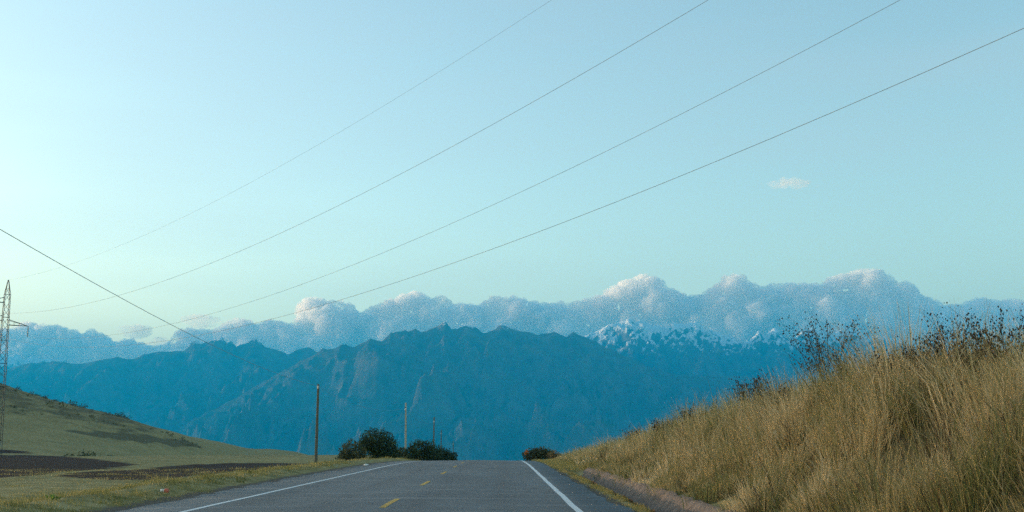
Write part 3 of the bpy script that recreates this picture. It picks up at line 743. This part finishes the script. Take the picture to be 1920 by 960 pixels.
def tussocks(x0, x1, y0, y1, per_m2, nb, w, hfun, r, seed, spread=0.16, tint0=0.5):
    """grass growing in clumps that lean outward from their own centre"""
    m = int((x1 - x0) * (y1 - y0) * per_m2); cx = r.uniform(x0, x1, m); cy = r.uniform(y0, y1, m)
    ch = r.lognormal(0, 0.28, m); ct = tint0 + 0.38 * fbm(cx * 0.6, cy * 0.45, 3, seed) + r.normal(0, 0.13, m)
    cs = spread * r.uniform(0.6, 1.6, m); wind = r.normal(0, 0.25, (m, 2))
    bare = fbm(cx * 0.75, cy * 0.55, 3, seed + 40) > -0.30; cx, cy, ch, ct, cs, wind = cx[bare], cy[bare], ch[bare], ct[bare], cs[bare], wind[bare]; m = len(cx)
    green = r.random(m) < 0.11; ct = np.where(green, r.uniform(0.12, 0.26, m), ct); dark = r.random(m) < 0.07; ct = np.where(dark, r.uniform(0.0, 0.08, m), ct)
    k = r.integers(0, m, m * nb); n = len(k)
    off = r.normal(size=(n, 2)) * cs[k][:, None]; x, y = cx[k] + off[:, 0], cy[k] + off[:, 1]
    hgt = np.clip(hfun(x, y) * ch[k] * r.uniform(0.45, 1.2, n), 0.04, 1.9)
    out = off / (np.linalg.norm(off, axis=1)[:, None] + 0.03)
    amt = np.clip(np.linalg.norm(off, axis=1) / (cs[k] * 2), 0.05, 1) * r.uniform(0.4, 1.1, n)
    ld = (out * amt[:, None] * 0.75 + wind[k] + r.normal(0, 0.13, (n, 2))) * hgt[:, None]
    ld[:, 0] -= 0.06 * hgt
    z = ground_z(x, y) - 0.03; base = np.stack([x, y, z], 1)
    ang = r.uniform(0, 2 * np.pi, n); wid = w * r.uniform(0.6, 1.4, n)
    wv = np.stack([np.cos(ang), np.sin(ang), np.zeros(n)], 1) * wid[:, None]
    ld3 = np.concatenate([ld, np.zeros((n, 1))], 1); droop = np.clip(np.linalg.norm(ld, axis=1) / hgt, 0, 1.2)
    up = np.stack([np.zeros(n), np.zeros(n), hgt], 1)
    mid = base + up * 0.6 + ld3 * 0.38; tip = base + up * (1 - 0.38 * droop ** 2)[:, None] + ld3
    V = np.stack([base - wv, base + wv, mid + wv * 0.8, mid - wv * 0.8, tip + wv * 0.2, tip - wv * 0.2], 1).reshape(-1, 3)
    i = np.arange(n)[:, None] * 6
    Fc = np.concatenate([i + np.array([[0, 1, 2, 3]]), i + np.array([[3, 2, 4, 5]])], 1).reshape(-1, 4)
    return V, Fc, np.repeat(np.clip(ct[k] + r.normal(0, 0.12, n), 0, 1), 6)
def bank_h(x, y):
    return (0.34 + 0.50 * sstep(4.1, 6.2, x) + 0.16 * fbm(x / 1.5, y / 1.5, 2, 73)) * np.interp(y, [0, 50, 80, 115], [1.0, 0.95, 0.7, 0.45])
for y0, y1, den, nb, w, x1 in ((6.5, 16, 9, 85, 0.0048, 9.2), (16, 28, 9, 70, 0.0062, 9.6), (28, 45, 7, 50, 0.009, 10.0), (45, 70, 5, 38, 0.014, 10.4), (70, 118, 2.5, 26, 0.024, 11.5)):
    sets.append(tussocks(3.95, x1, y0, y1, den, nb, w, bank_h, rng, 75))
    # taller thin stalks above the clumps, most of them along the crest
    k = int((y1 - y0) * 95); xs = np.clip(rng.normal(7.2, 1.3, k), 4.9, 11); ys = rng.uniform(y0, y1, k)
    hs = rng.uniform(0.8, 1.55, k) * np.interp(ys, [0, 40, 60, 80, 115], [1.05, 0.95, 0.75, 0.6, 0.4])
    sets.append(blades(xs, ys, hs, np.full(k, w * 0.5), rng.uniform(0.1, 0.5, k), rng.uniform(0.05, 0.7, k), rng))
grass('bank_grass', 'tall dry golden grass covering the bank on the right', DRY, sets)
sets = []
def verge_h(x, y): return 0.05 + 0.085 * np.exp(-((x + 8.8) / 1.1) ** 2) + 0.03 * np.clip(fbm(x / 3, y / 5, 2, 82), 0, 1)
for y0, y1, den, nb, w in ((14, 30, 10, 34, 0.0055), (30, 60, 6, 24, 0.010), (60, 118, 3, 16, 0.020)):
    off = float(np.interp((y0 + y1) / 2, [20, 52, 90], [0.0, 0.8, 1.2]))
    sets.append(tussocks(-11.5, -7.25 - off, y0, y1, den, nb, w, verge_h, rng, 83, 0.14, 0.5))
    sets.append(tussocks(-26, -11.5, y0, y1, den * 0.35, nb, w, verge_h, rng, 84, 0.2, 0.6))
n = 9000; x = 2.72 - np.abs(rng.normal(0, 0.16, n)); y = rng.uniform(12, 62, n)
keep = fbm(x * 0.8, y * 0.45, 3, 85) > 0.02; x, y = x[keep], y[keep]; n = len(x)
sets.append(blades(x, y, rng.uniform(0.04, 0.16, n), np.interp(y, [12, 62], [0.005, 0.014]), rng.uniform(0.3, 0.9, n), rng.uniform(0.2, 0.8, n), rng))
n = 9000; x = rng.uniform(2.6, 6, n); y = rng.uniform(49, 100, n)
sets.append(blades(x, y, rng.uniform(0.06, 0.28, n), np.full(n, 0.017), rng.uniform(0.3, 0.9, n), 0.45 + rng.normal(0, 0.2, n), rng))
grass('verge_grass', 'short yellowing grass along both edges of the road', SHORT, sets)

# ------------------------------------------------------------------ dead seed-headed weeds on the bank
WEED = m_tinted('dead_weed', [(0.0, (0.022, 0.018, 0.014)), (1.0, (0.085, 0.060, 0.038))], 0.1)
def weed(px, top, label, seed, crest_x=7.0, dens=1.0):
    r = random.Random(seed)
    d = ray(px, 700); u = d[0] / d[1]; Y = crest_x / u; t = at(px, top, Y)
    g = float(ground_z(crest_x, Y)) - 0.05; h = max(0.7, t[2] - g)
    root = empty('seed_weed', (crest_x, Y, g)); tag(root, label, 'weed', 'dead weeds with dark seed heads on the bank')
    v, f, tips = [], [], []
    for k in range(int(12 * dens)):
        a = r.uniform(0, 2 * math.pi); sp = r.uniform(0.1, 0.42) * h; hh = h * r.uniform(0.72, 1.0)
        b0 = Vector((r.uniform(-.12, .12), r.uniform(-.12, .12), 0)); e = Vector((math.cos(a) * sp, math.sin(a) * sp, hh)); m_ = b0.lerp(e, 0.5) + Vector((0, 0, 0.08 * h))
        tube(v, f, [b0, m_, e], [0.011, 0.008, 0.004], 4, False); tips.append(e)
        for q in range(7):
            s = m_.lerp(e, r.uniform(-0.2, 0.95)); d_ = Vector((math.cos(a + r.uniform(-1.2, 1.2)), math.sin(a + r.uniform(-1.2, 1.2)), r.uniform(0.4, 1.3))) * r.uniform(0.10, 0.26) * h
            tube(v, f, [s, s + d_], [0.004, 0.002], 3, False); tips.append(s + d_); tips.append(s + d_ * 0.6)
    me = mesh('stems', v, f); attr(me, 'tint', np.full(len(v), 0.6)); link('stems', me, WEED, root)
    V, Fc = [], []
    for tp in tips:
        for q in range(3):
            c = tp + Vector((r.gauss(0, .05), r.gauss(0, .05), r.gauss(0, .05))); s = r.uniform(0.006, 0.015) * (1 + Y / 70); b = len(V)
            V += [c + Vector(w_) * s for w_ in ((1, 0, 0), (0, 1, 0), (-1, 0, 0), (0, -1, 0), (0, 0, 1.3), (0, 0, -1.3))]
            Fc += [(b + i, b + (i + 1) % 4, b + 4) for i in range(4)] + [(b + (i + 1) % 4, b + i, b + 5) for i in range(4)]
    me = mesh('seed_heads', V, np.array(Fc)); attr(me, 'tint', np.repeat([r.random() * 0.6 for _ in range(len(V) // 6)], 6)); link('seed_heads', me, WEED, root)['kind'] = 'stuff'
for a in ((1185, 806, 'low dark weed at the far low end of the bank', 1, 6.2), (1238, 790, 'dark weed tuft second from the far end of the bank', 2, 6.4),
          (1300, 768, 'thin dark weed midway along the far bank, before the dense dark one', 3, 6.6), (1405, 712, 'dense dark weed rising against the blue slope mid bank', 4, 7.0),
          (1440, 722, 'dark weed close right of the dense one mid bank', 5, 7.0), (1478, 735, 'shorter dark weed in the gap right of the dense mid-bank pair', 14, 7.0),
          (1552, 604, 'tallest sparse weed reaching the snowy crest line', 6, 7.2), (1600, 660, 'bushy weed right of the tallest sparse one', 7, 7.2),
          (1672, 668, 'dark weed halfway between the tallest sparse one and the right-edge group', 8, 7.2), (1786, 604, 'tall dark weed near the right edge reaching into the cloud', 9, 7.4),
          (1745, 655, 'shorter weed left of the tall one near the right edge', 10, 7.3), (1840, 650, 'weed between the two tallest ones near the right edge', 11, 7.4),
          (1898, 598, 'tall dark weed touching the right edge of the picture', 12, 7.5)):
    weed(a[0], a[1], a[2], a[3], a[4])

# ------------------------------------------------------------------ litter and a green plant on the verge
def crumple(name, label, cat, px, py, size, col, seed, flat=0.5):
    p = on_z(px, py, 0.02); r = random.Random(seed)
    g = float(ground_z(p[0], p[1]))
    v = [tuple(np.array(q) * size * (1 + 0.28 * r.uniform(-1, 1)) * np.array([1.2, 0.8, flat])) for q in ICO_V]
    o = make(name, v, ICO_F, m_plain(name + '_surface', col, 0.5, 0.15, 30)); o.location = (p[0], p[1], g + size * flat * 0.8)
    return tag(o, label, cat)
cup = crumple('crushed_carton', 'crushed white and red carton lying on the left verge', 'litter', 306, 924, 0.075, (0.75, 0.68, 0.62), 5, 0.55)
v, f = [], []; tube(v, f, [(0.03, 0, -0.005), (0.07, 0.0, 0.0), (0.12, 0, -0.005)], [0.052, 0.062, 0.05], 8)
make('red_end', v, f, m_plain('carton_red', (0.55, 0.14, 0.08), 0.5, 0.1, 20), cup)
crumple('plastic_bag', 'small white plastic bag at the grass edge below the bushes', 'litter', 686, 871, 0.10, (0.78, 0.80, 0.80), 9, 0.6)
p = on_z(100, 949, 0.0); g = float(ground_z(p[0], p[1]))
root = empty('green_plant', (p[0], p[1], g)); tag(root, 'bright green leafy plant low on the left verge', 'plant')
LEAF_BRIGHT = m_tinted('bright_green_leaves', [(0.0, (0.06, 0.16, 0.02)), (1.0, (0.16, 0.36, 0.06))], 0.3)
r = random.Random(4)
for k in range(16):
    a = r.uniform(0, 6.28); L = r.uniform(0.10, 0.20); w_ = 0.022
    d = Vector((math.cos(a), math.sin(a), 0)); s = Vector((-math.sin(a), math.cos(a), 0)) * w_
    c = Vector((r.uniform(-.10, .10), r.uniform(-.05, .05), 0.0)); up = r.uniform(0.05, 0.16)
    V = [c, c + d * L * 0.4 + s + Vector((0, 0, up * 0.7)), c + d * L * 0.4 - s + Vector((0, 0, up * 0.7)), c + d * L + Vector((0, 0, up * 0.8))]
    me = mesh('leaf', V, [(0, 1, 3, 2)]); attr(me, 'tint', [r.random()] * 4); link('leaf', me, LEAF_BRIGHT, root)

# ------------------------------------------------------------------ scattered low shrubs on the far hill
rs = np.random.default_rng(91); Vs, Fs, Ts, b = [], [], [], 0
hx, hy = rs.uniform(-330, -78, 2600), rs.uniform(215, 440, 2600)
kp = fbm(hx / 28, hy / 45, 3, 92) + 0.55 * sstep(300, 425, hy) > 0.62; hx, hy = hx[kp], hy[kp]
for x, y in zip(hx, hy):
    sz = float(rs.lognormal(-0.35, 0.4))
    V, Fc, t = leaves([(0, 0, 0.4 * sz, 0.9 * sz, 0.9 * sz, 0.55 * sz)], 34, 0.22 * sz, int(rs.integers(1e6)))
    Vs.append(V + np.array([x, y, float(ground_z(x, y))])); Fs.append(Fc + b); Ts.append(t); b += len(V)
me = mesh('hill_shrubs', np.concatenate(Vs), np.concatenate(Fs)); attr(me, 'tint', np.concatenate(Ts))
stuff(link('hill_shrubs', me, LEAF_OLIVE), 'scattered low dark shrubs over the hillside at left', 'shrubs')
